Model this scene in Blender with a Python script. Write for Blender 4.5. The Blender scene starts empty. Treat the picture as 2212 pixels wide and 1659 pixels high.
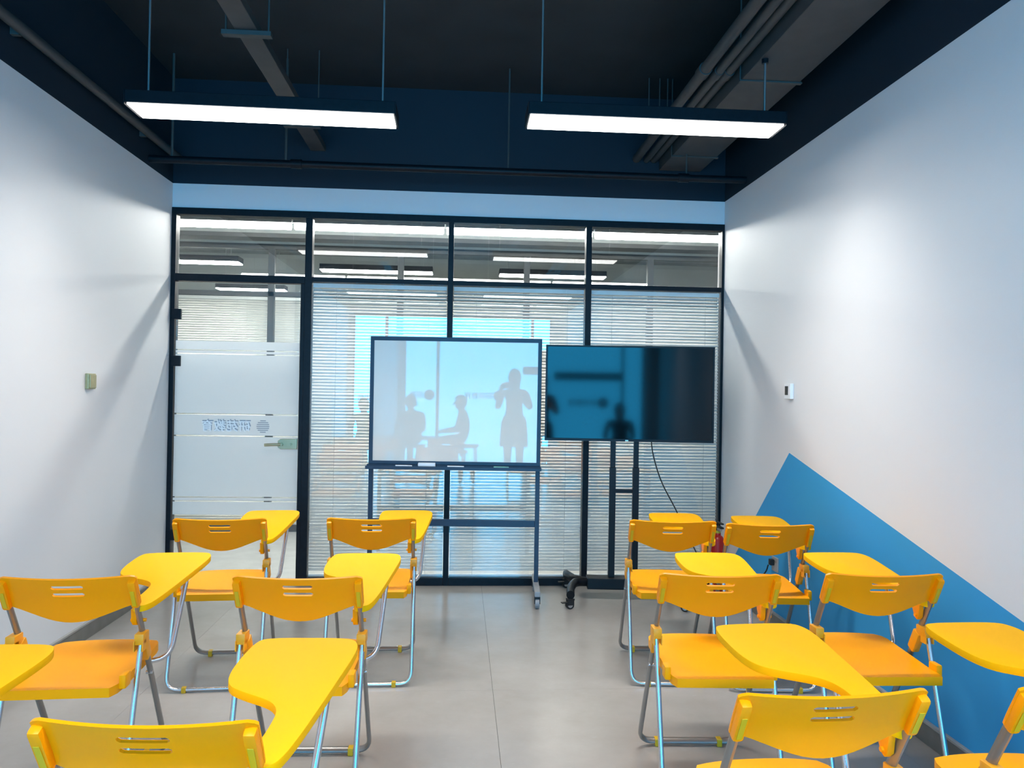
import bpy, bmesh, math, random
from mathutils import Vector, Matrix
random.seed(7)
S = bpy.context.scene
C = S.collection
R = math.radians

# ------------------------------------------------------------------ camera
XL, XR, YB, YF = -2.045, 1.937, 5.578, -3.0      # room: left, right, partition face, window wall
ZB, ZC = 2.838, 3.58                              # black paint starts, ceiling
CAMH = 1.42
yaw, pitch, roll = R(3.888), R(0.417), R(0.958)
fw = Vector((math.sin(yaw)*math.cos(pitch), math.cos(yaw)*math.cos(pitch), math.sin(pitch)))
rt = Vector((math.cos(yaw), -math.sin(yaw), 0)); up = rt.cross(fw)
r2 = rt*math.cos(roll)+up*math.sin(roll); u2 = up*math.cos(roll)-rt*math.sin(roll)
cam = bpy.data.objects.new('camera', bpy.data.cameras.new('camera'))
C.objects.link(cam)
cam.matrix_world = Matrix((( r2.x, u2.x, -fw.x, 0), (r2.y, u2.y, -fw.y, 0), (r2.z, u2.z, -fw.z, CAMH), (0, 0, 0, 1)))
cam.data.sensor_width = 36; cam.data.lens = 1660/2212*36; cam.data.clip_start = 0.02
S.camera = cam

# ------------------------------------------------------------------ world: plain blue daylight outside the windows
W = bpy.data.worlds.new('world'); S.world = W; W.use_nodes = True
SKY = (0.03, 0.50, 1.0); SKY_STRENGTH = 14.0
W.node_tree.nodes['Background'].inputs[0].default_value = (*SKY, 1)
W.node_tree.nodes['Background'].inputs[1].default_value = SKY_STRENGTH
pl = bpy.data.lights.new('window_portal', 'AREA'); pl.shape = 'RECTANGLE'; pl.size = 3.7; pl.size_y = 2.75
pl.cycles.is_portal = True
po = bpy.data.objects.new('window_portal', pl); C.objects.link(po)
po.location = (-0.135, YF-0.10, 1.40); po.rotation_euler = (R(90), 0, 0)

# ------------------------------------------------------------------ exposure
S.view_settings.view_transform = 'Standard'; S.view_settings.look = 'None'
S.view_settings.exposure = 0.28; S.view_settings.gamma = 1.0; S.view_settings.use_curve_mapping = False
LAMP = 8.0           # radiance of the pendant diffusers
LAMP_WATT, LAMP_WATT_REAR, LAMP_SPREAD = 15.0, 27.0, 116   # downward beam of each pendant
CORRIDOR_LAMP = 60.0

# ------------------------------------------------------------------ materials
M = {}
def nodes(name):
    m = bpy.data.materials.new(name); m.use_nodes = True; M[name] = m
    return m, m.node_tree, m.node_tree.nodes['Principled BSDF']
def pbr(name, col, rough=0.5, metal=0.0, spec=0.5, noise=0.0, nscale=8.0, bump=0.0, bscale=200.0, coat=0.0):
    m, t, b = nodes(name)
    b.inputs['Base Color'].default_value = (*col, 1); b.inputs['Roughness'].default_value = rough
    b.inputs['Metallic'].default_value = metal; b.inputs['Specular IOR Level'].default_value = spec
    b.inputs['Coat Weight'].default_value = coat
    tc = t.nodes.new('ShaderNodeTexCoord')
    if noise:
        n = t.nodes.new('ShaderNodeTexNoise'); n.inputs['Scale'].default_value = nscale; n.inputs['Detail'].default_value = 6
        t.links.new(tc.outputs['Object'], n.inputs['Vector'])
        r = t.nodes.new('ShaderNodeValToRGB')
        r.color_ramp.elements[0].position = 0.3; r.color_ramp.elements[1].position = 0.7
        r.color_ramp.elements[0].color = (*[c*(1-noise) for c in col], 1)
        r.color_ramp.elements[1].color = (*[min(1, c*(1+noise)) for c in col], 1)
        t.links.new(n.outputs['Fac'], r.inputs['Fac']); t.links.new(r.outputs['Color'], b.inputs['Base Color'])
    if bump:
        n2 = t.nodes.new('ShaderNodeTexNoise'); n2.inputs['Scale'].default_value = bscale
        t.links.new(tc.outputs['Object'], n2.inputs['Vector'])
        bp = t.nodes.new('ShaderNodeBump'); bp.inputs['Strength'].default_value = bump; bp.inputs['Distance'].default_value = 0.002
        t.links.new(n2.outputs['Fac'], bp.inputs['Height']); t.links.new(bp.outputs['Normal'], b.inputs['Normal'])
    return m
def emit(name, col, s):
    m, t, b = nodes(name)
    b.inputs['Base Color'].default_value = (0.8, 0.8, 0.8, 1)
    b.inputs['Emission Color'].default_value = (*col, 1); b.inputs['Emission Strength'].default_value = s
    return m
def glassmat(name, tint=(0.97, 0.985, 0.98)):
    m = bpy.data.materials.new(name); m.use_nodes = True; M[name] = m
    t = m.node_tree; t.nodes.clear()
    o = t.nodes.new('ShaderNodeOutputMaterial'); mx = t.nodes.new('ShaderNodeMixShader')
    tr = t.nodes.new('ShaderNodeBsdfTransparent'); tr.inputs[0].default_value = (*tint, 1)
    gl = t.nodes.new('ShaderNodeBsdfGlossy'); gl.inputs['Roughness'].default_value = 0.0
    fr = t.nodes.new('ShaderNodeFresnel'); ge = t.nodes.new('ShaderNodeNewGeometry')
    mi = t.nodes.new('ShaderNodeMix'); mi.data_type = 'FLOAT'
    mi.inputs[2].default_value = 1.65; mi.inputs[3].default_value = 1/1.65
    t.links.new(ge.outputs['Backfacing'], mi.inputs[0]); t.links.new(mi.outputs[0], fr.inputs['IOR'])
    t.links.new(fr.outputs[0], mx.inputs[0]); t.links.new(tr.outputs[0], mx.inputs[1]); t.links.new(gl.outputs[0], mx.inputs[2])
    t.links.new(mx.outputs[0], o.inputs[0])
    return m
def frosted(name):
    m = bpy.data.materials.new(name); m.use_nodes = True; M[name] = m
    t = m.node_tree; t.nodes.clear()
    o = t.nodes.new('ShaderNodeOutputMaterial')
    d = t.nodes.new('ShaderNodeBsdfDiffuse'); d.inputs[0].default_value = (0.86, 0.87, 0.87, 1)
    tl = t.nodes.new('ShaderNodeBsdfTranslucent'); tl.inputs[0].default_value = (0.86, 0.87, 0.87, 1)
    tp = t.nodes.new('ShaderNodeBsdfTransparent')
    a = t.nodes.new('ShaderNodeMixShader'); a.inputs[0].default_value = 0.62
    b = t.nodes.new('ShaderNodeMixShader'); b.inputs[0].default_value = 0.10
    t.links.new(d.outputs[0], a.inputs[1]); t.links.new(tl.outputs[0], a.inputs[2])
    t.links.new(a.outputs[0], b.inputs[1]); t.links.new(tp.outputs[0], b.inputs[2]); t.links.new(b.outputs[0], o.inputs[0])
    return m
def wallmat(name, blue=False):
    """white paint up to ZB, dark paint above; the right wall also carries the painted blue peak"""
    m, t, b = nodes(name)
    L = t.links; N = t.nodes.new
    b.inputs['Roughness'].default_value = 0.55; b.inputs['Specular IOR Level'].default_value = 0.25
    tc = N('ShaderNodeTexCoord'); sp = N('ShaderNodeSeparateXYZ'); L.new(tc.outputs['Object'], sp.inputs[0])
    def mth(op, a, c):
        n = N('ShaderNodeMath'); n.operation = op
        for i, v in enumerate((a, c)):
            if isinstance(v, (int, float)): n.inputs[i].default_value = v
            else: L.new(v, n.inputs[i])
        return n.outputs[0]
    def mix(f, c1, c2):
        n = N('ShaderNodeMix'); n.data_type = 'RGBA'; L.new(f, n.inputs[0])
        for i, v in ((6, c1), (7, c2)):
            if isinstance(v, tuple): n.inputs[i].default_value = (*v, 1)
            else: L.new(v, n.inputs[i])
        return n.outputs[2]
    col = (0.735, 0.732, 0.735)
    y, z = sp.outputs['Y'], sp.outputs['Z']
    if blue:
        dy = mth('SUBTRACT', y, 4.394)
        k1 = mth('LESS_THAN', z, mth('ADD', mth('MULTIPLY', dy, 0.224), 1.076))
        k2 = mth('LESS_THAN', z, mth('ADD', mth('MULTIPLY', dy, -0.91), 1.076))
        col = mix(mth('MULTIPLY', k1, k2), col, (0.038, 0.33, 0.66))
    col = mix(mth('GREATER_THAN', z, ZB), col, (0.014, 0.022, 0.034))
    L.new(col, b.inputs['Base Color'])
    n = N('ShaderNodeTexNoise'); n.inputs['Scale'].default_value = 160; L.new(tc.outputs['Object'], n.inputs['Vector'])
    bp = N('ShaderNodeBump'); bp.inputs['Strength'].default_value = 0.08; bp.inputs['Distance'].default_value = 0.002
    L.new(n.outputs['Fac'], bp.inputs['Height']); L.new(bp.outputs['Normal'], b.inputs['Normal'])
    return m
def floormat():
    m, t, b = nodes('vinyl'); L = t.links; N = t.nodes.new
    tc = N('ShaderNodeTexCoord')
    n1 = N('ShaderNodeTexNoise'); n1.inputs['Scale'].default_value = 3.0; n1.inputs['Detail'].default_value = 8; n1.inputs['Roughness'].default_value = 0.65
    mp = N('ShaderNodeMapping'); mp.inputs['Scale'].default_value = (7, 22, 1); L.new(tc.outputs['Object'], mp.inputs[0])
    n2 = N('ShaderNodeTexNoise'); n2.inputs['Scale'].default_value = 2.2; n2.inputs['Detail'].default_value = 7; n2.inputs['Roughness'].default_value = 0.7
    n2.inputs['Distortion'].default_value = 0.6
    L.new(tc.outputs['Object'], n1.inputs['Vector']); L.new(mp.outputs[0], n2.inputs['Vector'])
    r1 = N('ShaderNodeValToRGB'); r1.color_ramp.elements[0].position = 0.3; r1.color_ramp.elements[1].position = 0.7
    r1.color_ramp.elements[0].color = (0.325, 0.303, 0.280, 1); r1.color_ramp.elements[1].color = (0.385, 0.360, 0.335, 1)
    r2_ = N('ShaderNodeValToRGB'); r2_.color_ramp.elements[0].position = 0.60; r2_.color_ramp.elements[1].position = 0.80
    r2_.color_ramp.elements[0].color = (0, 0, 0, 1); r2_.color_ramp.elements[1].color = (1, 1, 1, 1)
    L.new(n1.outputs['Fac'], r1.inputs[0]); L.new(n2.outputs['Fac'], r2_.inputs[0])
    mx = N('ShaderNodeMix'); mx.data_type = 'RGBA'; mx.inputs[7].default_value = (0.44, 0.43, 0.41, 1)
    sc = N('ShaderNodeMath'); sc.operation = 'MULTIPLY'; sc.inputs[1].default_value = 0.55
    L.new(r2_.outputs[0], sc.inputs[0]); L.new(sc.outputs[0], mx.inputs[0]); L.new(r1.outputs[0], mx.inputs[6])
    L.new(mx.outputs[2], b.inputs['Base Color'])
    b.inputs['Roughness'].default_value = 0.20; b.inputs['Specular IOR Level'].default_value = 0.5
    bp = N('ShaderNodeBump'); bp.inputs['Strength'].default_value = 0.05; bp.inputs['Distance'].default_value = 0.001
    L.new(n2.outputs['Fac'], bp.inputs['Height']); L.new(bp.outputs['Normal'], b.inputs['Normal'])
    return m
wallmat('wall_paint'); wallmat('wall_paint_blue', True); floormat()
pbr('black_ceiling', (0.013, 0.017, 0.021), 0.7, noise=0.25, nscale=3)
pbr('duct_grey', (0.042, 0.044, 0.046), 0.6, noise=0.15)
pbr('frame_black', (0.006, 0.008, 0.012), 0.45, spec=0.2, noise=0.2, nscale=40)
pbr('baseboard_grey', (0.16, 0.155, 0.14), 0.35, noise=0.15, nscale=12)
pbr('baseboard_cap', (0.34, 0.33, 0.31), 0.3, noise=0.08)
pbr('yellow_plastic', (1.0, 0.315, 0.001), 0.32, spec=0.25, bump=0.05, bscale=600)
pbr('yellow_tablet', (0.98, 0.47, 0.002), 0.55, spec=0.06, bump=0.12, bscale=500)
pbr('yellow_seat', (0.98, 0.39, 0.002), 0.42, spec=0.12, bump=0.05, bscale=600)
pbr('far_ceiling', (0.18, 0.195, 0.20), 0.7, noise=0.2)
emit('far_lamp', (1.0, 0.985, 0.95), 75.0)
pbr('yellow_label', (0.68, 0.40, 0.008), 0.4, noise=0.05)
pbr('orange_clamp', (0.86, 0.36, 0.006), 0.38, noise=0.05)
pbr('chrome_tube', (0.62, 0.64, 0.66), 0.22, metal=0.9, noise=0.05)
pbr('grey_tube', (0.30, 0.295, 0.28), 0.35, metal=0.75, noise=0.08)
pbr('slat_white', (0.62, 0.615, 0.585), 0.35, noise=0.04)
pbr('headrail_white', (0.80, 0.82, 0.83), 0.35, noise=0.03)
pbr('cord_grey', (0.45, 0.45, 0.44), 0.8, noise=0.1)
pbr('whiteboard_face', (0.77, 0.735, 0.66), 0.02, spec=0.55, noise=0.01)
pbr('board_frame', (0.022, 0.042, 0.075), 0.4, spec=0.35, noise=0.1)
pbr('tv_black', (0.005, 0.006, 0.008), 0.4, spec=0.25, noise=0.2)
pbr('tv_screen', (0.002, 0.003, 0.004), 0.06, spec=0.26, noise=0.05)
pbr('rubber_black', (0.012, 0.012, 0.012), 0.6, noise=0.2)
pbr('wheel_grey', (0.28, 0.29, 0.30), 0.45, noise=0.1)
pbr('plastic_white', (0.82, 0.83, 0.84), 0.35, noise=0.02)
pbr('screen_grey', (0.07, 0.07, 0.065), 0.25, noise=0.1)
pbr('switch_gold', (0.36, 0.33, 0.17), 0.35, metal=0.2, noise=0.1, nscale=60)
pbr('brass', (0.45, 0.40, 0.25), 0.32, metal=0.7, noise=0.1)
pbr('red_paint', (0.42, 0.012, 0.010), 0.3, noise=0.08)
pbr('label_lime', (0.50, 0.52, 0.05), 0.45, noise=0.1)
pbr('steel', (0.55, 0.56, 0.57), 0.3, metal=0.9, noise=0.05)
pbr('white_letter', (0.92, 0.93, 0.94), 0.5, noise=0.01)
pbr('grey_letter', (0.35, 0.38, 0.42), 0.5, noise=0.02)
pbr('corridor_wall', (0.42, 0.455, 0.45), 0.6, noise=0.06, nscale=3)
pbr('corridor_dark', (0.05, 0.055, 0.055), 0.6, noise=0.15)
pbr('corridor_floor', (0.62, 0.62, 0.60), 0.25, noise=0.06)
pbr('marker_green', (0.16, 0.42, 0.36), 0.4, noise=0.05)
pbr('eraser_cream', (0.66, 0.63, 0.55), 0.7, noise=0.08)
glassmat('glass'); frosted('frosted_film')
emit('lamp_diffuser', (1.0, 0.985, 0.95), LAMP)
emit('corridor_lamp', (1.0, 0.98, 0.94), CORRIDOR_LAMP)

# ------------------------------------------------------------------ helpers
def bm_box(bm, lo, hi, mat=None, bevel=0.0):
    n0 = len(bm.verts)
    c = [(lo[i]+hi[i])/2 for i in range(3)]; s = [abs(hi[i]-lo[i]) for i in range(3)]
    mt = Matrix.Translation(c) @ Matrix.Diagonal((*s, 1))
    if mat is not None: mt = mat @ mt
    r = bmesh.ops.create_cube(bm, size=1, matrix=mt)
    if bevel:
        vs = set(r['verts']); es = [e for e in bm.edges if e.verts[0] in vs]
        bmesh.ops.bevel(bm, geom=es, offset=bevel, segments=2, affect='EDGES', profile=0.6)
def bm_cyl(bm, p0, p1, r0, r1=None, seg=14, cap=True):
    p0, p1 = Vector(p0), Vector(p1); d = p1-p0
    q = Vector((0, 0, 1)).rotation_difference(d.normalized()).to_matrix().to_4x4()
    bmesh.ops.create_cone(bm, cap_ends=cap, segments=seg, radius1=r0, radius2=r0 if r1 is None else r1, depth=d.length,
                          matrix=Matrix.Translation((p0+p1)/2) @ q)
def fillet(pts, rad, n=6):
    out = [Vector(pts[0])]
    for i in range(1, len(pts)-1):
        a, b, c = Vector(pts[i-1]), Vector(pts[i]), Vector(pts[i+1])
        d1, d2 = (a-b), (c-b); r = min(rad, d1.length*0.49, d2.length*0.49)
        s, e = b+d1.normalized()*r, b+d2.normalized()*r
        for k in range(n+1):
            t = k/n; out.append(s*(1-t)**2 + b*2*t*(1-t) + e*t*t)
    out.append(Vector(pts[-1])); return out
def bm_tube(bm, path, ra, rb=None, seg=10, ref=Vector((1, 0, 0))):
    """sweep an ellipse (ra along the frame's side vector, rb along its other one)"""
    rb = ra if rb is None else rb; rings = []
    side = None
    for i, p in enumerate(path):
        t = (path[min(i+1, len(path)-1)]-path[max(i-1, 0)]).normalized()
        if side is None:
            side = ref - t*ref.dot(t)
            if side.length < 1e-4: side = Vector((0, 1, 0)) - t*t.y
        else: side = side - t*side.dot(t)
        side.normalize(); oth = t.cross(side)
        rings.append([bm.verts.new(p+side*ra*math.cos(2*math.pi*k/seg)+oth*rb*math.sin(2*math.pi*k/seg)) for k in range(seg)])
    for a, b in zip(rings, rings[1:]):
        for k in range(seg): bm.faces.new((a[k], a[(k+1) % seg], b[(k+1) % seg], b[k]))
    bm.faces.new(rings[0][::-1]); bm.faces.new(rings[-1])
def smooth_closed(pts, n=4):
    out = []; L = len(pts)
    for i in range(L):
        p0, p1, p2, p3 = (Vector(pts[(i+k-1) % L]) for k in range(4))
        for k in range(n):
            t = k/n
            out.append(0.5*((2*p1)+(p2-p0)*t+(2*p0-5*p1+4*p2-p3)*t*t+(3*p1-p0-3*p2+p3)*t**3))
    return out
def bm_prism(bm, pts, d, bevel=0.0):
    """pts: closed 3D polygon; extruded by vector d"""
    vs = [bm.verts.new(p) for p in pts]; f = bm.faces.new(vs)
    r = bmesh.ops.extrude_face_region(bm, geom=[f]); nv = [v for v in r['geom'] if isinstance(v, bmesh.types.BMVert)]
    bmesh.ops.translate(bm, verts=nv, vec=Vector(d))
    if bevel:
        s = set(vs) | set(nv)
        es = [e for e in bm.edges if (e.verts[0] in vs and e.verts[1] in vs) or (e.verts[0] in nv and e.verts[1] in nv)]
        bmesh.ops.bevel(bm, geom=es, offset=bevel, segments=2, affect='EDGES', profile=0.6)
def obj(name, bm, mat, parent=None, smooth=False, angle=40, **props):
    bmesh.ops.recalc_face_normals(bm, faces=bm.faces)
    me = bpy.data.meshes.new(name); bm.to_mesh(me); bm.free()
    me.materials.append(M[mat])
    if smooth:
        for p in me.polygons: p.use_smooth = True
        me.set_sharp_from_angle(angle=R(angle))
    o = bpy.data.objects.new(name, me); C.objects.link(o); o.parent = parent
    for k, v in props.items(): o[k] = v
    return o
def boxo(name, lo, hi, mat, parent=None, bevel=0.0, **props):
    bm = bmesh.new(); bm_box(bm, lo, hi, None, bevel); return obj(name, bm, mat, parent, **props)
def struct(name, lo, hi, mat, parent=None, bevel=0.0):
    if parent is None: return boxo(name, lo, hi, mat, None, bevel, kind='structure')
    return boxo(name, lo, hi, mat, parent, bevel)
def thing(name, label, cat, loc=(0, 0, 0), rz=0.0, group=None):
    o = bpy.data.objects.new(name, None); C.objects.link(o); o.empty_display_size = 0.1
    o.location = loc; o.rotation_euler = (0, 0, rz); o['label'] = label; o['category'] = cat
    if group: o['group'] = group
    return o
def structe(name, loc=(0, 0, 0)):
    o = bpy.data.objects.new(name, None); C.objects.link(o); o.location = loc; o['kind'] = 'structure'; return o
def copy_tree(o, parent=None):
    c = o.copy(); C.objects.link(c); c.parent = parent
    for ch in list(o.children): copy_tree(ch, c)
    return c

# ------------------------------------------------------------------ room shell
fl = struct('floor', (XL-0.1, YF-0.1, -0.06), (XR+0.1, YB+0.06, -0.004), 'rubber_black')
for a, b in ((XL, -1.4304), (-1.4296, 0.1793), (0.1807, 1.7896), (1.7904, XR)):
    for c, d in ((YF, 1.2), (1.2006, 3.634), (3.6346, YB+0.05)):
        boxo('vinyl_sheet', (a, c, -0.005), (b, d, 0.0), 'vinyl', fl)
struct('ceiling', (XL-0.1, YF-0.1, ZC), (XR+0.1, YB+0.12, ZC+0.1), 'black_ceiling')
struct('wall_left', (XL-0.1, YF-0.1, -0.06), (XL, YB+0.12, ZC), 'wall_paint')
struct('wall_right', (XR, YF-0.1, -0.06), (XR+0.1, YB+0.12, ZC), 'wall_paint_blue')
struct('wall_back', (XL, YB-0.01, 2.668), (XR, YB+0.10, ZC), 'wall_paint')
# baseboards with their paler cap strip
for n, a, b in (('baseboard_left', XL, XL+0.014), ('baseboard_right', XR-0.014, XR)):
    o = struct(n, (a, YF, 0.0), (b, YB-0.02, 0.082), 'baseboard_grey', bevel=0.003)
    boxo('cap_strip', (a if a < 0 else a-0.003, YF, 0.0825), (b+0.003 if a < 0 else b, YB-0.02, 0.094), 'baseboard_cap', o, 0.002)
# window wall behind the photographer
WX0, WX1, WZ0, WZ1 = -1.95, 1.68, 0.0, 2.78
wf = struct('wall_front', (XL, YF-0.12, -0.06), (WX0, YF, ZC), 'wall_paint')
boxo('pier', (WX1, YF-0.12, -0.06), (XR, YF, ZC), 'wall_paint', wf)
boxo('lintel', (WX0, YF-0.12, WZ1), (WX1, YF, ZC), 'wall_paint', wf)
k = 1
for a, b in ((WX0, -1.35), (-1.35, 1.33), (1.33, WX1)):
    w = structe('window_%d' % k, ((a+b)/2, YF-0.06, 0)); h = (b-a)/2; k += 1
    boxo('window_frame', (-h, -0.03, 0), (-h+0.025, 0.03, WZ1), 'frame_black', w)
    boxo('window_frame', (h-0.025, -0.03, 0), (h, 0.03, WZ1), 'frame_black', w)
    boxo('window_frame', (-h, -0.03, WZ1-0.05), (h, 0.03, WZ1), 'frame_black', w)
    boxo('window_frame', (-h, -0.03, 0), (h, 0.03, 0.05), 'frame_black', w)
    if k == 3: boxo('window_frame', (0.16, -0.03, 1.60), (h-0.025, 0.03, 1.74), 'frame_black', w)
    boxo('pane', (-h+0.025, -0.004, 0.05), (h-0.025, 0.004, WZ1-0.05), 'glass', w)

# ------------------------------------------------------------------ glazed partition at the far end
YP0, YP1 = YB-0.02, YB+0.055
tr = structe('trim_1', (0, 0, 0))
def fr(n, lo, hi): boxo(n, lo, hi, 'frame_black', tr, 0.003)
fr('top_rail', (XL, YP0, 2.620), (XR, YP1, 2.668))
fr('jamb', (XL, YP0, 0.0), (XL+0.032, YP1, 2.620)); fr('jamb', (XR-0.018, YP0, 0.0), (XR, YP1, 2.620))
fr('mullion', (-1.115, YP0, 0.0), (-1.065, YP1, 2.620)); fr('mullion', (-0.099, YP0, 0.0), (-0.059, YP1, 2.620))
fr('mullion', (0.905, YP0, 0.0), (0.948, YP1, 2.620))
fr('transom', (XL+0.032, YP0, 2.150), (-1.115, YP1, 2.202))
for a, b in ((-1.065, -0.099), (-0.059, 0.905), (0.948, XR-0.018)):
    fr('transom', (a, YP0, 2.166), (b, YP1, 2.200)); fr('sill', (a, YP0, 0.0), (b, YP1, 0.056))
fr('door_stop', (-1.142, YP0+0.005, 0.0), (-1.115, YP1, 2.150))
fr('threshold', (XL+0.032, YP0+0.01, 0.0), (-1.142, YP1, 0.006))
SPANS = ((-1.065, -0.099), (-0.059, 0.905), (0.948, XR-0.018))
n = 4
for a, b in ((XL+0.032, -1.115),)+SPANS:
    struct('window_%d' % n, (a, YB+0.004, 2.202 if a < -2 else 2.200), (b, YB+0.010, 2.620), 'glass'); n += 1
for a, b in SPANS:
    struct('window_%d' % n, (a, YB-0.010, 0.056), (b, YB-0.004, 2.166), 'glass'); n += 1

# glass door
d = structe('door_1', (0, 0, 0))
DX0, DX1, DZ0, DZ1 = -2.006, -1.146, 0.012, 2.144
pane = boxo('door_pane', (DX0, YB, DZ0), (DX1, YB+0.010, DZ1), 'glass', d)
for a, b in ((1.728, 1.668), (1.659, 1.642), (1.633, 1.217), (1.206, 1.063), (1.052, 0.628), (0.619, 0.600), (0.591, 0.500)):
    boxo('frosted_film', (DX0, YB-0.0030, b), (DX1, YB-0.0005, a), 'frosted_film', d)
for z in (1.914, 1.583, 0.358):
    h = boxo('hinge', (XL+0.010, YB-0.026, z-0.037), (-1.967, YB-0.0035, z+0.037), 'frame_black', d, 0.004)
bm = bmesh.new()
pts = [(-1.147, YB-0.0035, 1.043), (-1.262, YB-0.0035, 1.043), (-1.281, YB-0.0035, 1.030), (-1.281, YB-0.0035, 0.985), (-1.262, YB-0.0035, 0.970), (-1.147, YB-0.0035, 0.970)]
bm_prism(bm, pts, (0, -0.022, 0), 0.003)
lk = obj('lock_plate', bm, 'brass', d, label='brass lock plate')
bm = bmesh.new()
bm_cyl(bm, (-1.252, YB-0.025, 1.004), (-1.252, YB-0.062, 1.004), 0.011)
bm_tube(bm, fillet([(-1.252, YB-0.060, 1.004), (-1.300, YB-0.060, 1.004), (-1.366, YB-0.056, 1.000)], 0.02), 0.010, 0.007, ref=Vector((0, 0, 1)))
obj('lever', bm, 'brass', lk, True)
bm = bmesh.new(); bm_cyl(bm, (-1.190, YB-0.025, 1.006), (-1.190, YB-0.036, 1.006), 0.010)
bm_box(bm, (-1.194, YB-0.050, 0.998), (-1.186, YB-0.036, 1.014))
obj('thumb_turn', bm, 'brass', lk, True)
def text(body, size, name, mat, parent, loc, rz, sx=1.0):
    cu = bpy.data.curves.new(name, 'FONT'); cu.body = body; cu.size = size; cu.extrude = 0.0006; cu.offset = size*0.012; cu.align_x = 'CENTER'; cu.resolution_u = 3
    o = bpy.data.objects.new(name, cu); C.objects.link(o); o.location = loc; o.rotation_euler = (R(90), 0, rz)
    dg = bpy.context.evaluated_depsgraph_get(); me = bpy.data.meshes.new_from_object(o.evaluated_get(dg))
    bpy.data.objects.remove(o); me.materials.clear(); me.materials.append(M[mat])
    o = bpy.data.objects.new(name, me); C.objects.link(o); o.parent = parent
    o.location = loc; o.rotation_euler = (R(90), 0, rz); o.scale = (sx, 1, 1)
    return o
SIGN = '\u7814\u82d1\u6559\u80b2'
for i, ch in enumerate(SIGN):   # written to be read from the corridor, so mirrored from in here
    text(ch, 0.085, 'letter_shadow', 'grey_letter', d, (-1.515-i*0.086, YB-0.0037, 1.105), R(180))  # grey offset copy painted in as the letters' shadow reflected in the double glass
    text(ch, 0.085, 'letter', 'white_letter', d, (-1.520-i*0.086, YB-0.0052, 1.096), R(180))
bm = bmesh.new()
for i in range(-3, 4):          # round emblem made of horizontal bars
    z = 1.128+i*0.0135; hw = math.sqrt(max(0.0, 0.045**2-(i*0.0135)**2))
    bm_box(bm, (-1.391-hw, YB-0.0045, z-0.0035), (-1.391+hw, YB-0.0032, z+0.0035))
obj('emblem', bm, 'grey_letter', d)

for w_, x0 in (('window_2', 1.00), ('window_2', -0.27), ('window_1', -1.50)):     # the same sign on the window panes, read from inside
    wn = bpy.data.objects[w_]
    for i, ch in enumerate(SIGN[:2] if w_ == 'window_1' else SIGN):
        text(ch, 0.13, 'letter', 'grey_letter', wn, (x0-0.17-i*0.125-wn.location.x, 0.0065, 1.165), R(180))
    bm = bmesh.new(); cx_ = x0-wn.location.x; bm_cyl(bm, (cx_, 0.0048, 1.215), (cx_, 0.0064, 1.215), 0.095, seg=28)
    obj('emblem', bm, 'grey_letter', wn)

# ------------------------------------------------------------------ venetian blinds
PITCH = 0.0228
def slat_mesh(w):
    bm = bmesh.new(); n = 4; ch = 0.0255; th = R(44); rows = []
    for s in (0.00025, -0.00025):
        row = []
        for i in range(n+1):
            u = (i/n-0.5)*ch; v = 0.0022*(1-(2*i/n-1)**2)+s
            y = u*math.cos(th)-v*math.sin(th); z = u*math.sin(th)+v*math.cos(th)   # room-side edge low
            row.append((bm.verts.new((-w, y, z)), bm.verts.new((w, y, z))))
        rows.append(row)
    for row in rows:
        for a, b in zip(row, row[1:]): bm.faces.new((a[0], a[1], b[1], b[0]))
    for i in (0, n): bm.faces.new((rows[0][i][0], rows[0][i][1], rows[1][i][1], rows[1][i][0]))
    bmesh.ops.recalc_face_normals(bm, faces=bm.faces)
    me = bpy.data.meshes.new('slat'); bm.to_mesh(me); bm.free(); me.materials.append(M['slat_white'])
    for p in me.polygons: p.use_smooth = True
    me.set_sharp_from_angle(angle=R(40))
    return me
def blind(a, b, y, ztop, zbot, label, group, cords, cord_parts=True):
    t = thing('venetian_blind', label, 'blind', ((a+b)/2, y, zbot), 0, group); w = (b-a)/2-0.006
    h = ztop-zbot
    boxo('headrail', (-w, -0.016, h-0.030), (w, 0.016, h-0.001), 'headrail_white', t, 0.002)
    boxo('bottom_rail', (-w, -0.012, 0.001), (w, 0.012, 0.016), 'headrail_white', t, 0.002)
    me = slat_mesh(w); z = h-0.046
    while z > 0.032:
        o = bpy.data.objects.new('slat', me); C.objects.link(o); o.parent = t; o.location = (0, 0, z); z -= PITCH
    for c in cords:
        bm = bmesh.new(); x = c-(a+b)/2
        for yy in (-0.0118, 0.0118): bm_box(bm, (x-0.0007, yy-0.0007, 0.012), (x+0.0007, yy+0.0007, h-0.02))
        obj('ladder_cord', bm, 'cord_grey', t)
    return t
BG = 'blinds in the glazed partition'
blind(*SPANS[0], YB+0.026, 2.160, 0.058, 'white venetian blind in the partition panel beside the glass door', BG, (-0.893, -0.231))
blind(*SPANS[1], YB+0.026, 2.160, 0.058, 'white venetian blind in the partition panel behind the right half of the whiteboard', BG, (0.112, 0.781))
blind(*SPANS[2], YB+0.026, 2.160, 0.058, 'white venetian blind in the partition panel next to the wall with the blue peak', BG, (1.110, 1.810))

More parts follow.
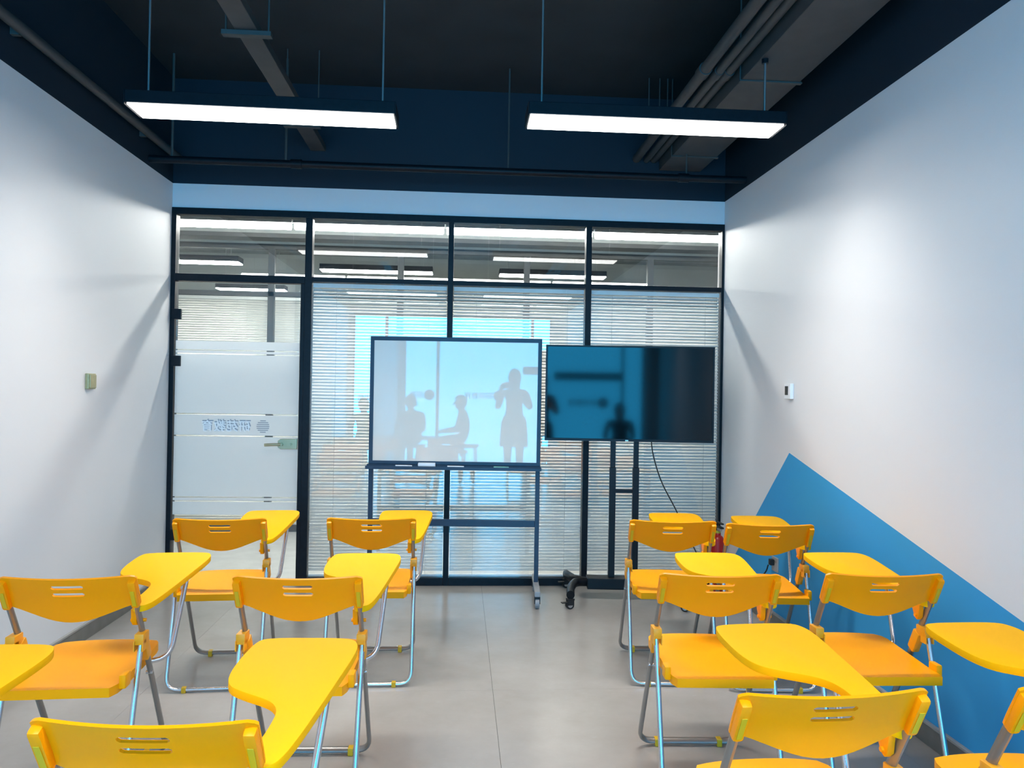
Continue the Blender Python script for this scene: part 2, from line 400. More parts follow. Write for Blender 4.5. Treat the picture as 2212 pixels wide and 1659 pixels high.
# ------------------------------------------------------------------ corridor and the room across it
YC, YO = YB+0.055, 7.62
struct('floor_corridor', (-5.2, YB+0.06, -0.06), (5.0, 11.6, -0.002), 'corridor_floor')
struct('ceiling_corridor', (-5.2, YB+0.12, 3.35), (5.0, YO+0.1, 3.45), 'corridor_wall')
struct('ceiling_far', (-5.2, YO+0.1, 3.35), (5.0, 11.6, 3.45), 'far_ceiling')
struct('wall_corridor_left', (-5.3, YB, -0.06), (-5.2, 11.6, 3.45), 'corridor_wall')
struct('wall_corridor_right', (5.0, YB, -0.06), (5.1, 11.6, 3.45), 'corridor_wall')
struct('wall_far', (-5.3, 11.5, -0.06), (5.1, 11.6, 3.45), 'corridor_wall')
struct('wall_corridor_near_left', (-5.2, YB, -0.06), (XL-0.1, YB+0.12, 3.45), 'corridor_wall')
struct('wall_corridor_near_right', (XR+0.1, YB, -0.06), (5.0, YB+0.12, 3.45), 'corridor_wall')
struct('wall_opposite', (-5.2, YO, 2.80), (5.0, YO+0.10, 3.35), 'corridor_wall')
t2 = structe('trim_2')
def fr2(n, lo, hi): boxo(n, lo, hi, 'corridor_dark', t2)
fr2('top_rail', (-5.2, YO, 2.750), (5.0, YO+0.06, 2.80)); fr2('transom', (-5.2, YO, 2.29), (5.0, YO+0.06, 2.335)); fr2('sill', (-5.2, YO, 0.0), (5.0, YO+0.06, 0.06))
MUL = (-4.35, -3.10, -1.85, -0.60, 0.65, 1.90, 3.15, 4.40)
for x in MUL: fr2('mullion', (x-0.03, YO, 0.06), (x+0.03, YO+0.06, 2.75))
for i in range(1, 6):
    a, b = MUL[i]+0.03, MUL[i+1]-0.03
    struct('window_%d' % n, (a, YO+0.010, 0.06), (b, YO+0.016, 2.29), 'glass'); n += 1
    struct('window_%d' % n, (a, YO+0.010, 2.335), (b, YO+0.016, 2.75), 'glass'); n += 1
FB = 'blinds in the partition across the corridor'
for i in (1, 2, 3, 4, 5):
    a, b = MUL[i]+0.03, MUL[i+1]-0.03
    blind(a, b, YO+0.040, 2.285, 0.062, 'white venetian blind across the corridor, '+('beyond the hinge side of the glass door', 'beyond the lock side of the glass door', 'beyond the whiteboard', 'beyond the television', 'beyond the corner with the extinguisher')[i-1], FB, (a+0.2, b-0.2))
# continuous corridor light line
CG = 'linear light segments in the corridor'
for i, wh in enumerate(('seen above the glass door', 'seen above the blind beside the glass door', 'seen above the whiteboard', 'seen above the television')):
    x0 = -2.545+1.205*i
    t = thing('corridor_light', 'linear light segment in the corridor, '+wh, 'light', (x0+0.6, 6.20, 2.712), 0, CG)
    boxo('housing', (-0.597, -0.03, 0.0), (0.597, 0.03, 0.05), 'corridor_dark', t)
    boxo('diffuser', (-0.590, -0.030, -0.050), (0.590, 0.030, -0.0005), 'corridor_lamp', t, 0.012)
    for sx in (-0.45, 0.45):
        bm = bmesh.new(); bm_cyl(bm, (sx, 0, 0.05), (sx, 0, 0.637), 0.004, seg=8); obj('rod', bm, 'corridor_dark', t)
o = boxo('cable_tray', (-5.1, 7.05, 2.755), (4.9, 7.25, 2.795), 'corridor_dark', None, 0.004)
o['label'] = 'long dark cable tray running along the corridor ceiling'; o['category'] = 'cable tray'

# ------------------------------------------------------------------ things on the ceiling
t = thing('air_duct', 'wide dark grey rectangular duct under the black ceiling beside the wall with the blue peak', 'duct', (1.60, 0, 3.05))
boxo('duct_body', (-0.165, YF+0.01, 0.0), (0.145, YB-0.02, 0.24), 'duct_grey', t, 0.006)
for yy in (-0.6, 0.9, 2.4, 3.9, 5.2):
    boxo('hanger', (-0.175, yy-0.012, -0.008), (0.155, yy+0.012, -0.0005), 'corridor_dark', t)
    for sx in (-0.171, 0.151):
        bm = bmesh.new(); bm_cyl(bm, (sx, yy, -0.006), (sx, yy, ZC-3.05), 0.004, seg=8); obj('hanger_rod', bm, 'corridor_dark', t)
CP = 'conduit pipes beside the ceiling duct'
for x, r, lb in ((1.265, 0.030, 'thick dark ceiling conduit, outermost of the three beside the wide duct'), (1.340, 0.022, 'thinnest dark ceiling conduit, between the two others beside the wide duct'), (1.395, 0.024, 'dark ceiling conduit running right along the edge of the wide duct')):
    t = thing('conduit_pipe', lb, 'pipe', (x, 0, 3.10+r), 0, CP)
    bm = bmesh.new(); bm_cyl(bm, (0, YF+0.01, 0), (0, YB-0.02, 0), r, seg=16)
    for yy in (0.2, 2.1, 4.0): bm_cyl(bm, (0, yy-0.04, 0), (0, yy+0.04, 0), r*1.2, seg=16)
    obj('pipe', bm, 'duct_grey', t, True)
    for yy in (1.2, 3.2, 5.2):
        bm = bmesh.new(); bm_cyl(bm, (0, yy, r), (0, yy, ZC-3.10-r), 0.004, seg=8); obj('hanger_rod', bm, 'corridor_dark', t)
t = thing('cable_tray', 'narrow grey cable tray hanging under the black ceiling above a pendant light', 'cable tray', (-1.037, 0, 3.10))
boxo('tray', (-0.053, YF+0.01, 0.0), (0.053, YB-0.02, 0.045), 'duct_grey', t, 0.004)
for yy in (-0.5, 1.0, 2.4, 3.72, 5.0):
    bm = bmesh.new(); bm_box(bm, (-0.115, yy-0.02, -0.022), (0.115, yy+0.02, -0.001)); obj('hanger_bar', bm, 'corridor_dark', t)
    for sx in (-0.1, 0.1):
        bm = bmesh.new(); bm_cyl(bm, (sx, yy, -0.001), (sx, yy, ZC-3.10), 0.0045, seg=8); obj('hanger_rod', bm, 'corridor_dark', t)
def wallpipe(x):
    t = thing('conduit_pipe', 'dark pipe running high along the white wall with the gold switch', 'pipe', (x, 0, 3.0))
    bm = bmesh.new(); bm_cyl(bm, (0, YF+0.01, 0), (0, YB-0.02, 0), 0.026, seg=16); obj('pipe', bm, 'duct_grey', t, True)
    for yy in (0.4, 2.0, 3.6, 5.0):
        bm = bmesh.new(); bm_box(bm, (-(x-XL)+0.001, yy-0.012, -0.02), (-0.02, yy+0.012, 0.02)); obj('wall_clip', bm, 'corridor_dark', t)
wallpipe(-1.985)
t = thing('sprinkler_pipe', 'dark cross pipe hung under the ceiling just in front of the glass partition', 'pipe', (0, 5.15, 2.885))
bm = bmesh.new(); bm_cyl(bm, (XL+0.002, 0, 0), (XR-0.002, 0, 0), 0.024, seg=16)
for x in (-1.1, 1.50): bm_cyl(bm, (x-0.035, 0, 0), (x+0.035, 0, 0), 0.031, seg=16)
obj('pipe', bm, 'frame_black', t, True)
for x in (-1.90, -1.17, 0.3, 1.52):
    bm = bmesh.new(); bm_cyl(bm, (x, 0, 0.02), (x, 0, (3.049 if x > 1.45 else ZC)-2.885), 0.009 if x < 0 else 0.006, seg=8); obj('hanger_rod', bm, 'corridor_dark', t)

def pendant(cx, cy, rz, label, group, tops=(ZC, ZC)):
    t = thing('pendant_light', label, 'light', (cx, cy, 2.70), rz, group)
    boxo('housing', (-0.612, -0.10, 0.004), (0.612, 0.10, 0.062), 'frame_black', t, 0.003)
    boxo('diffuser', (-0.604, -0.092, -0.004), (0.604, 0.092, 0.0035), 'lamp_diffuser', t)
    al = bpy.data.lights.new('lamp_beam', 'AREA'); al.shape = 'RECTANGLE'; al.size = 1.20; al.size_y = 0.18
    al.energy = LAMP_WATT if cy > 2 else LAMP_WATT_REAR; al.color = (1.0, 0.955, 0.90); al.spread = R(LAMP_SPREAD)
    ao = bpy.data.objects.new('lamp_beam', al); C.objects.link(ao); ao.parent = t; ao.location = (0, 0, -0.006)
    boxo('end_cap', (-0.616, -0.10, -0.005), (-0.6125, 0.10, 0.062), 'frame_black', t); boxo('end_cap', (0.6125, -0.10, -0.005), (0.616, 0.10, 0.062), 'frame_black', t)
    for s, top in ((-1, tops[0]), (1, tops[1])):
        bm = bmesh.new(); bm_cyl(bm, (s*0.545, 0, 0.0625), (s*0.545, 0, top-2.70-0.022), 0.0055, seg=10)
        bm_cyl(bm, (s*0.545, 0, 0.0625), (s*0.545, 0, 0.085), 0.011, seg=12); rd = obj('suspension_rod', bm, 'steel', t, True)
        bm = bmesh.new(); bm_cyl(bm, (s*0.545, 0, top-2.70-0.022), (s*0.545, 0, top-2.70-0.001), 0.016, seg=16); obj('ceiling_cup', bm, 'frame_black', rd, True)
PG = 'linear pendant lights'
def far_pendant(x0, x1, y, label):
    t = thing('pendant_light', label, 'light', ((x0+x1)/2, y, 2.70), 0, 'pendant lights in the room across the corridor'); h = (x1-x0)/2
    boxo('housing', (-h, -0.10, 0.004), (h, 0.10, 0.062), 'frame_black', t, 0.003); boxo('diffuser', (-h+0.006, -0.094, -0.006), (h-0.006, 0.094, 0.0035), 'far_lamp', t)
    for sx in (-h+0.1, h-0.1):
        bm = bmesh.new(); bm_cyl(bm, (sx, 0, 0.062), (sx, 0, 0.649), 0.005, seg=8); obj('suspension_rod', bm, 'steel', t, True)
far_pendant(-3.10, -2.32, 8.25, 'lit pendant light in the room across the corridor, seen above the glass door')
far_pendant(-3.25, -2.35, 10.5, 'lit pendant light deep in the far room, seen through the top of the glass door')
far_pendant(-1.55, -0.32, 8.60, 'lit pendant light across the corridor, seen above the blind beside the door')
far_pendant(0.42, 1.62, 8.60, 'lit pendant light across the corridor, seen above the television')
pendant(-0.938, 3.715, R(0.5), 'long lit pendant light below the narrow cable tray, in front of the glass door', PG)
pendant(0.912, 3.643, R(-0.2), 'long lit pendant light beside the wide ceiling duct, in front of the television', PG, (ZC, 3.05))
pendant(-0.938, 0.55, 0, 'long lit pendant light near the windows, on the side of the gold switch', PG)
pendant(0.912, 0.55, 0, 'long lit pendant light near the windows, on the side of the blue painted peak', PG, (ZC, 3.05))

# ------------------------------------------------------------------ tablet chairs
SN, CS = math.sin(R(27.4)), math.cos(R(27.4))
ZT = 0.785
def on(v, x=0.0, off=0.0):                      # point on the slanted back plane, v metres below the top; off = towards the sitter
    return Vector((x, v*SN+off*CS, ZT-v*CS+off*SN))
def make_chair():
    t = thing('tablet_chair', '', 'chair')
    # backrest: curved panel with two slots and a rounded lower lip
    bm = bmesh.new(); hw = 0.214
    xs = [-hw, -0.207, -0.195, -0.165, -0.13, -0.095, -0.07, -0.05, -0.044, -0.022, 0, 0.022, 0.044, 0.05, 0.07, 0.095, 0.13, 0.165, 0.195, 0.207, hw]
    vs = [0.0, 0.012, 0.025, 0.0325, 0.040, 0.055, 0.0625, 0.070, 0.085]
    slot = ((0.025, 0.040), (0.055, 0.070))
    grid = {}
    for i, x in enumerate(xs):
        u = x/hw; vb = 0.116+0.052*(0.5*(1+math.cos(math.pi*min(1, abs(u)*1.02))))**0.75
        col = vs+[0.085+(vb-0.085)*f for f in (0.25, 0.5, 0.75, 1.0)]
        for j, v in enumerate(col):
            vv = v
            if abs(abs(x)-0.05) < 1e-6:
                for a, b in slot:
                    if abs(v-a) < 1e-6: vv = v+0.0045
                    if abs(v-b) < 1e-6: vv = v-0.0045
            off = 0.008-0.019*(1-u*u)
            if abs(u) > 0.9: vv += 0.010*((abs(u)-0.9)/0.1)**2*max(0.0, 1-v/0.03)
            if v > 0.085: off -= 0.9*((v-0.085)/0.085)**1.5*0.018*(1-0.6*u*u)
            grid[i, j] = bm.verts.new(on(vv, x, off))
    nr = len(vs)+4
    for i in range(len(xs)-1):
        for j in range(nr-1):
            if j in (2, 3, 5, 6) and -0.051 < xs[i] and xs[i+1] < 0.051: continue
            bm.faces.new((grid[i, j], grid[i+1, j], grid[i+1, j+1], grid[i, j+1]))
    o = obj('backrest', bm, 'yellow_plastic', t, True, 50)
    md = o.modifiers.new('thick', 'SOLIDIFY'); md.thickness = 0.0075; md.offset = 0
    dg = bpy.context.evaluated_depsgraph_get(); me = bpy.data.meshes.new_from_object(o.evaluated_get(dg)); o.modifiers.clear()
    me.name = 'backrest'; o.data = me
    for p in me.polygons: p.use_smooth = True
    me.set_sharp_from_angle(angle=R(35))
    # sleeves over the uprights
    def sleeve(s):
        bm = bmesh.new(); q = Matrix.Translation(on(0.050, s*0.2005, -0.002)) @ Matrix.Rotation(R(27.4), 4, 'X')
        bm_box(bm, (-0.0130, -0.016, -0.073), (0.0130, 0.013, 0.036), q, 0.0085)
        o = obj('sleeve', bm, 'yellow_plastic', t, True)
        bm = bmesh.new(); bm_box(bm, (-0.0065, -0.0172, -0.062), (0.0065, -0.0158, 0.002), q, 0.001)
        
        obj('sleeve_label', bm, 'yellow_label', o)
    sleeve(-1); sleeve(1)
    # front leg frame: oval tube from the back down to the front floor bar
    zf = 0.019
    foot = Vector((0, 0.415, zf))
    pts = []
    for s in (-1, 1):
        a = on(0.02, s*0.2005, 0); b = Vector((s*0.198, foot.y, zf))
        pts += [a, b] if s < 0 else [b, a]
    bm = bmesh.new(); bm_tube(bm, fillet(pts, 0.06, 6), 0.0085, 0.0145, 10, Vector((1, 0, 0)))
    obj('front_leg_frame', bm, 'grey_tube', t, True)
    # rear leg frame: round tube
    pts = [(-0.207, 0.090, 0.556), (-0.207, -0.075, 0.013), (0.207, -0.075, 0.013), (0.207, 0.090, 0.556)]
    bm = bmesh.new(); bm_tube(bm, fillet(pts, 0.06, 6), 0.0095, None, 10)
    obj('rear_leg_frame', bm, 'chrome_tube', t, True)
    for yy, r_ in ((-0.075, 0.0125), (0.415, 0.0165)):
        for s in (-1, 1):
            bm = bmesh.new(); bm_box(bm, (s*0.125-0.010, yy-r_, 0.0), (s*0.125+0.010, yy+r_, 0.026 if yy < 0 else 0.030), None, 0.003)
            obj('foot_pad', bm, 'yellow_label', t)
    # hinge brackets: clamp on the oval tube, socket for the rear leg
    for s in (-1, 1):
        bm = bmesh.new(); q = Matrix.Translation(on(0.308, s*0.1985, 0)) @ Matrix.Rotation(R(27.4), 4, 'X')
        bm_box(bm, (-0.0140, -0.020, -0.050), (0.0140, 0.019, 0.036), q, 0.006)
        bm_box(bm, (s*0.2035-0.0155, 0.072, 0.535), (s*0.2035+0.0155, 0.130, 0.572), None, 0.004)
        bm_box(bm, (s*0.2035-0.0155, 0.066, 0.515), (s*0.2035-0.0120, 0.100, 0.550)); bm_box(bm, (s*0.2035+0.0120, 0.066, 0.515), (s*0.2035+0.0155, 0.100, 0.550))
        obj('hinge_bracket', bm, 'orange_clamp', t, True)
    # seat
    bm = bmesh.new(); NX, NY = 12, 12; g = {}
    for i in range(NX+1):
        for j in range(NY+1):
            s, tt = 2*i/NX-1, j/NY
            w = 0.176+0.010*tt
            if tt > 0.78: w *= 1-0.12*((tt-0.78)/0.22)**2.5
            if tt < 0.10: w *= 1-0.06*((0.10-tt)/0.10)**2
            yy = -0.072+0.478*tt-0.022*(abs(s)**2.6)*(tt**6)
            z = 0.440+0.018*tt-0.013*(1-s*s)*math.sin(math.pi*min(1, tt*1.05))-0.006*max(0, (tt-0.8)/0.2)**2+0.008*max(0, (0.18-tt)/0.18)
            g[i, j] = bm.verts.new((s*w, yy, z))
    for i in range(NX):
        for j in range(NY): bm.faces.new((g[i, j], g[i+1, j], g[i+1, j+1], g[i, j+1]))
    top = list(bm.faces)
    r = bmesh.ops.extrude_face_region(bm, geom=top)
    bmesh.ops.translate(bm, verts=[v for v in r['geom'] if isinstance(v, bmesh.types.BMVert)], vec=(0, 0, -0.030))
    for s in (-1, 1): bm_box(bm, (s*0.186-0.011, -0.022, 0.424), (s*0.186+0.011, 0.028, 0.470), None, 0.006)
    o = obj('seat', bm, 'yellow_seat', t, True, 35)
    for s in (-1, 1):
        bm = bmesh.new(); p = on(0.435, 0, 0); bm_cyl(bm, (s*0.188, p.y, p.z), (s*0.209, p.y, p.z), 0.0065, seg=12); obj('rivet', bm, 'chrome_tube', t, True)
    # writing tablet
    out = [(0.03, 0.712), (0.14, 0.72), (0.240, 0.716), (0.274, 0.69), (0.284, 0.62), (0.272, 0.45), (0.255, 0.25), (0.241, 0.13), (0.226, 0.078),
           (0.202, 0.062), (0.180, 0.078), (0.170, 0.13), (0.172, 0.22), (0.168, 0.285), (0.150, 0.325), (0.118, 0.352), (0.06, 0.385), (0.018, 0.42),
           (-0.003, 0.48), (-0.008, 0.58), (0.0, 0.68)]
    pts = [Vector((p.x, p.y, 0.646+0.062*p.y)) for p in smooth_closed([(a, b, 0) for a, b in out], 4)]
    bm = bmesh.new(); bm_prism(bm, pts, (0, 0, 0.022), 0.003)
    obj('writing_tablet', bm, 'yellow_tablet', t, True, 50)
    bm = bmesh.new()
    bm_prism(bm, [(0.172, 0.082, 0.654), (0.172, 0.150, 0.659), (0.172, 0.135, 0.640), (0.172, 0.113, 0.602), (0.172, 0.100, 0.596), (0.172, 0.088, 0.608)], (0.018, 0, 0), 0.003)
    bm_cyl(bm, (0.166, 0.104, 0.612), (0.216, 0.104, 0.612), 0.006, seg=12)
    obj('tablet_bracket', bm, 'yellow_plastic', t, True)
    bm = bmesh.new(); bm_tube(bm, fillet([(0.205, 0.42, 0.676), (0.248, 0.455, 0.672), (0.226, 0.335, 0.402), (0.06, 0.25, 0.403)], 0.055, 7), 0.0095, None, 10)
    obj('tablet_support', bm, 'chrome_tube', t, True)
    return t
CH = 'yellow tablet chairs'
chairs = [
 (-0.583, 1.489, -3.0, 'yellow tablet chair beside the aisle of the row nearest the windows, switch side'),
 (-1.340, 1.440, 0.0, 'yellow tablet chair against the switch wall in the row nearest the windows'),
 (-1.266, 2.597, 3.0, 'yellow tablet chair in the middle row against the wall with the gold switch'),
 (-0.528, 2.601, -1.0, 'yellow tablet chair in the middle row beside the aisle, on the gold switch side'),
 (-1.123, 3.724, 4.0, 'yellow tablet chair right in front of the frosted glass door'),
 (-0.415, 3.759, 1.0, 'yellow tablet chair standing in front of the whiteboard in the row next to it'),
 (0.8125, 1.590, 2.5, 'yellow tablet chair beside the aisle of the row nearest the windows, blue peak side'),
 (1.450, 1.600, 0.0, 'yellow tablet chair against the blue wall paint in the row nearest the windows'),
 (0.923, 2.634, -2.5, 'yellow tablet chair in the middle row beside the aisle, on the blue peak side'),
 (1.524, 2.639, -1.0, 'yellow tablet chair in the middle row against the blue painted wall'),
 (1.063, 3.731, -4.0, 'yellow tablet chair right in front of the television stand'),
 (1.520, 3.645, -4.0, 'yellow tablet chair next to the wall socket and the fire extinguisher'),
]
proto = make_chair()
allc = []
for i, (x, y, a, lab) in enumerate(chairs):
    o = proto if i == 0 else copy_tree(proto)
    allc.append((o, x, y, a, lab))
for o, x, y, a, lab in allc:
    o.location = (x, y, 0); o.rotation_euler = (0, 0, R(a)); o['label'] = lab; o['group'] = CH

# ------------------------------------------------------------------ whiteboard on wheels
def caster(parent, x, y, r=0.034, mat='wheel_grey', fork='rubber_black', brake=False, ang=0.0):
    bm = bmesh.new(); q = Matrix.Translation((x, y, 0)) @ Matrix.Rotation(ang, 4, 'Z')
    bm_box(bm, (-0.019, -0.022, r*1.0), (-0.015, 0.020, r*2+0.010), q); bm_box(bm, (0.015, -0.022, r*1.0), (0.019, 0.020, r*2+0.010), q)
    bm_box(bm, (-0.019, -0.024, r*2+0.004), (0.019, 0.024, r*2+0.014), q, 0.002)
    if brake: bm_box(bm, (-0.014, -0.062, r*1.5), (0.014, -0.018, r*1.75), q, 0.003)
    c = obj('caster', bm, fork, parent)
    bm = bmesh.new(); p = q @ Vector((-0.0125, -0.004, r)); p2 = q @ Vector((0.0125, -0.004, r)); bm_cyl(bm, p, p2, r, seg=20)
    w = obj('wheel', bm, fork if mat == 'steel' else mat, c, True)
    bm = bmesh.new(); d_ = (p2-p).normalized(); bm_cyl(bm, p-d_*0.002, p2+d_*0.002, r*0.62, seg=18)
    obj('hub_cap', bm, 'steel' if mat == 'steel' else 'wheel_grey', c, True)
t = thing('whiteboard_stand', 'wheeled whiteboard with dark blue frame standing in front of the blinds', 'whiteboard', (-0.026, 5.25, 0), R(-3.3))
hw, z0, z1 = 0.583, 0.900, 1.768
bf = boxo('board_face', (-hw+0.022, -0.008, z0+0.022-1.334), (hw-0.022, 0.008, z1-0.022-1.334), 'whiteboard_face', t, label='glossy white writing surface')
bf.rotation_euler = (R(0.3), 0, 0); bf.location = (0, 0, 1.334)
bm = bmesh.new()
bm_box(bm, (-hw, -0.014, z0), (-hw+0.026, 0.014, z1), None, 0.003); bm_box(bm, (hw-0.026, -0.014, z0), (hw, 0.014, z1), None, 0.003)
bm_box(bm, (-hw+0.02, -0.014, z1-0.028), (hw-0.02, 0.014, z1), None, 0.003); bm_box(bm, (-hw+0.02, -0.014, z0), (hw-0.02, 0.014, z0+0.024), None, 0.003)
obj('board_frame', bm, 'board_frame', t)
bm = bmesh.new(); bm_box(bm, (-hw-0.012, -0.068, z0-0.028), (hw+0.006, -0.012, z0-0.018), None, 0.002); bm_box(bm, (-hw-0.012, -0.072, z0-0.028), (hw+0.006, -0.066, z0-0.006), None, 0.002)
bm_box(bm, (-hw-0.012, -0.016, z0-0.028), (hw+0.006, 0.016, z0-0.001), None, 0.002)
obj('pen_tray', bm, 'board_frame', t)
for s in (-1, 1):
    boxo('post', (s*(hw-0.016)-0.015, -0.013, 0.10), (s*(hw-0.016)+0.015, 0.013, z0-0.0285), 'board_frame', t, 0.003)
    ft = boxo('foot', (s*(hw-0.016)-0.019, -0.265, 0.080), (s*(hw-0.016)+0.019, 0.235, 0.115), 'wheel_grey', t, 0.006)
    for yy in (-0.232, 0.200): caster(t, s*(hw-0.016), yy, 0.033)
boxo('crossbar', (-hw+0.031, -0.010, 0.485), (hw-0.031, 0.010, 0.531), 'board_frame', t, 0.003)
# things lying on the tray
def on_board(x, y, z):
    return Matrix.Translation((-0.026, 5.25, 0)) @ Matrix.Rotation(R(-3.3), 4, 'Z') @ Vector((x, y, z))
def traything(name, x, L_, kind, mat, label, cat):
    p = on_board(x, -0.040, z0-0.018)
    t = thing(name, label, cat, p, R(-3.3))
    if kind == 'marker':
        bm = bmesh.new(); bm_cyl(bm, (-L_/2, 0, 0.0085), (L_*0.22, 0, 0.0085), 0.0085, seg=14); obj('barrel', bm, mat, t, True)
        bm = bmesh.new(); bm_cyl(bm, (L_*0.22, 0, 0.0085), (L_/2, 0, 0.0085), 0.0083, 0.0072, seg=14); obj('cap', bm, mat, t, True)
    else:
        boxo('felt_pad', (-L_/2, -0.02, 0.0), (L_/2, 0.02, 0.012), 'eraser_cream', t, 0.002)
        boxo('grip', (-L_/2, -0.02, 0.0122), (L_/2, 0.02, 0.034), 'plastic_white', t, 0.004)
traything('marker_pen', -0.340, 0.112, 'marker', 'plastic_white', 'white marker pen on the whiteboard tray, beside the eraser away from the television', 'marker')
traything('board_eraser', -0.185, 0.116, 'eraser', 'eraser_cream', 'cream board eraser on the whiteboard tray', 'eraser')
traything('marker_pen', 0.010, 0.112, 'marker', 'plastic_white', 'white marker pen between the eraser and the green marker on the tray', 'marker')
traything('marker_pen', 0.318, 0.102, 'marker', 'marker_green', 'green marker pen at the television end of the whiteboard tray', 'marker')

# ------------------------------------------------------------------ television on wheels
TVM = (1.140, 5.10, 0)
t = thing('television_stand', 'black wheeled television stand with twin posts', 'stand', TVM, R(-5.2))
for s in (-1, 1):
    bm = bmesh.new(); x = -0.015+s*0.079
    bm_box(bm, (x-0.021, 0.085, 0.150), (x+0.021, 0.125, 0.90), None, 0.003); bm_box(bm, (x-0.017, 0.089, 0.90), (x+0.017, 0.121, 1.55), None, 0.003)
    obj('post', bm, 'tv_black', t)
boxo('crossbar', (-0.0725, 0.095, 0.727), (0.0425, 0.115, 0.750), 'tv_black', t, 0.002)
boxo('mount_plate', (-0.17, 0.058, 1.25), (0.14, 0.0845, 1.55), 'tv_black', t, 0.003)
boxo('base_beam', (-0.260, 0.045, 0.075), (0.230, 0.165, 0.149), 'tv_black', t, 0.006)
for s in (-1, 1):
    for e in (-1, 1):
        x0 = -0.015+s*0.225; bm = bmesh.new()
        p = [(x0, 0.105, 0.112), (x0+s*0.10, 0.105+e*0.03, 0.118), (x0+s*0.140, 0.105+e*0.17, 0.112), (x0+s*0.145, 0.105+e*0.285, 0.094)]
        bm_tube(bm, fillet(p, 0.08, 5), 0.030, 0.027, 12, Vector((0, 0, 1)))
        obj('base_leg', bm, 'tv_black', t, True)
        caster(t, x0+s*0.145, 0.105+e*0.270, 0.027, 'steel', 'rubber_black', True, R(70*s))
tv = thing('television', 'large flat black television on the wheeled stand', 'television', (TVM[0], TVM[1], 1.085), R(-5.2))
bm = bmesh.new(); bm_box(bm, (-0.563, 0.002, 0.0), (0.563, 0.030, 0.640), None, 0.004); bm_box(bm, (-0.40, 0.028, 0.06), (0.40, 0.056, 0.44), None, 0.01)
obj('case', bm, 'tv_black', tv)
boxo('screen', (-0.553, -0.0005, 0.016), (0.553, 0.0015, 0.630), 'tv_screen', tv)
bm = bmesh.new(); bm_box(bm, (-0.566, -0.004, -0.002), (0.566, 0.004, 0.014)); bm_box(bm, (-0.566, -0.004, 0.631), (0.566, 0.004, 0.642))
bm_box(bm, (-0.566, -0.004, 0.014), (-0.554, 0.004, 0.631)); bm_box(bm, (0.554, -0.004, 0.014), (0.566, 0.004, 0.631)); obj('bezel', bm, 'tv_black', tv)
boxo('badge', (-0.025, -0.0052, 0.002), (-0.005, -0.0042, 0.009), 'steel', tv)
# cable from the television to the wall socket
bm = bmesh.new()
pts = [(1.31, 5.17, 1.095), (1.33, 5.18, 0.98), (1.40, 5.22, 0.80), (1.52, 5.28, 0.60), (1.64, 5.28, 0.36), (1.72, 5.10, 0.16), (1.80, 4.85, 0.16), (1.88, 4.63, 0.30), (1.899, 4.585, 0.375)]
sm = []
P = [Vector(p) for p in pts]
for i in range(len(P)-1):
    a, b, c, e = P[max(i-1, 0)], P[i], P[i+1], P[min(i+2, len(P)-1)]
    for k in range(6):
        u = k/6; sm.append(0.5*((2*b)+(c-a)*u+(2*a-5*b+4*c-e)*u*u+(3*b-a-3*c+e)*u**3))
sm.append(P[-1])
bm_tube(bm, sm, 0.0042, None, 8)
obj('power_cable', bm, 'rubber_black', None, True, label='thin black cable hanging from the television to the wall socket', category='cable')

# ------------------------------------------------------------------ small wall things
t = thing('thermostat', 'small white thermostat with a dark display on the wall above the blue peak', 'thermostat', (XR, 4.385, 1.437))
boxo('body', (-0.022, -0.043, -0.045), (-0.0005, 0.043, 0.045), 'plastic_white', t, 0.004)
boxo('display', (-0.0232, -0.012, -0.022), (-0.0222, 0.030, 0.030), 'screen_grey', t)
boxo('button', (-0.0240, -0.036, 0.012), (-0.0222, -0.022, 0.028), 'headrail_white', t)
t = thing('light_switch', 'small gold light switch box on the plain white wall', 'switch', (XL, 4.393, 1.427))
boxo('box', (0.0005, -0.043, -0.043), (0.020, 0.043, 0.043), 'switch_gold', t, 0.003)
boxo('rocker', (0.0202, -0.036, -0.036), (0.026, 0.036, 0.036), 'switch_gold', t, 0.002)
t = thing('wall_socket', 'wall socket set in the blue painted wall behind the end chair', 'socket', (XR, 4.56, 0.385))
boxo('plate', (-0.009, -0.043, -0.043), (-0.0005, 0.043, 0.043), 'baseboard_cap', t, 0.002)
for s in (-1, 1): boxo('pin_slot', (-0.0098, -0.012+s*0.008-0.001, 0.012), (-0.0092, -0.012+s*0.008+0.001, 0.022), 'rubber_black', t)
t = thing('power_plug', 'black plug pushed into the wall socket', 'plug', (XR-0.0095, 4.575, 0.395))
bm = bmesh.new(); bm_box(bm, (-0.026, -0.017, -0.018), (-0.0003, 0.017, 0.018), None, 0.005); obj('plug_body', bm, 'rubber_black', t)
# fire extinguisher in the corner
t = thing('fire_extinguisher', 'red fire extinguisher standing in the corner by the blinds', 'extinguisher', (1.845, 5.35, 0))
bm = bmesh.new()
prof = [(0.0, 0.002), (0.046, 0.002), (0.050, 0.012), (0.050, 0.335), (0.046, 0.375), (0.036, 0.402), (0.022, 0.412), (0.022, 0.428), (0.0, 0.428)]
bmv = [bm.verts.new((r_, 0, z)) for r_, z in prof]
bme = [bm.edges.new((a, b)) for a, b in zip(bmv, bmv[1:])]
bmesh.ops.spin(bm, geom=bmv+bme, cent=(0, 0, 0), axis=(0, 0, 1), angle=2*math.pi, steps=28); bmesh.ops.remove_doubles(bm, verts=bm.verts, dist=1e-5)
obj('cylinder', bm, 'red_paint', t, True)
bm = bmesh.new(); bm_cyl(bm, (0, 0, 0.428), (0, 0, 0.446), 0.020, seg=18); obj('neck_ring', bm, 'label_lime', t, True)
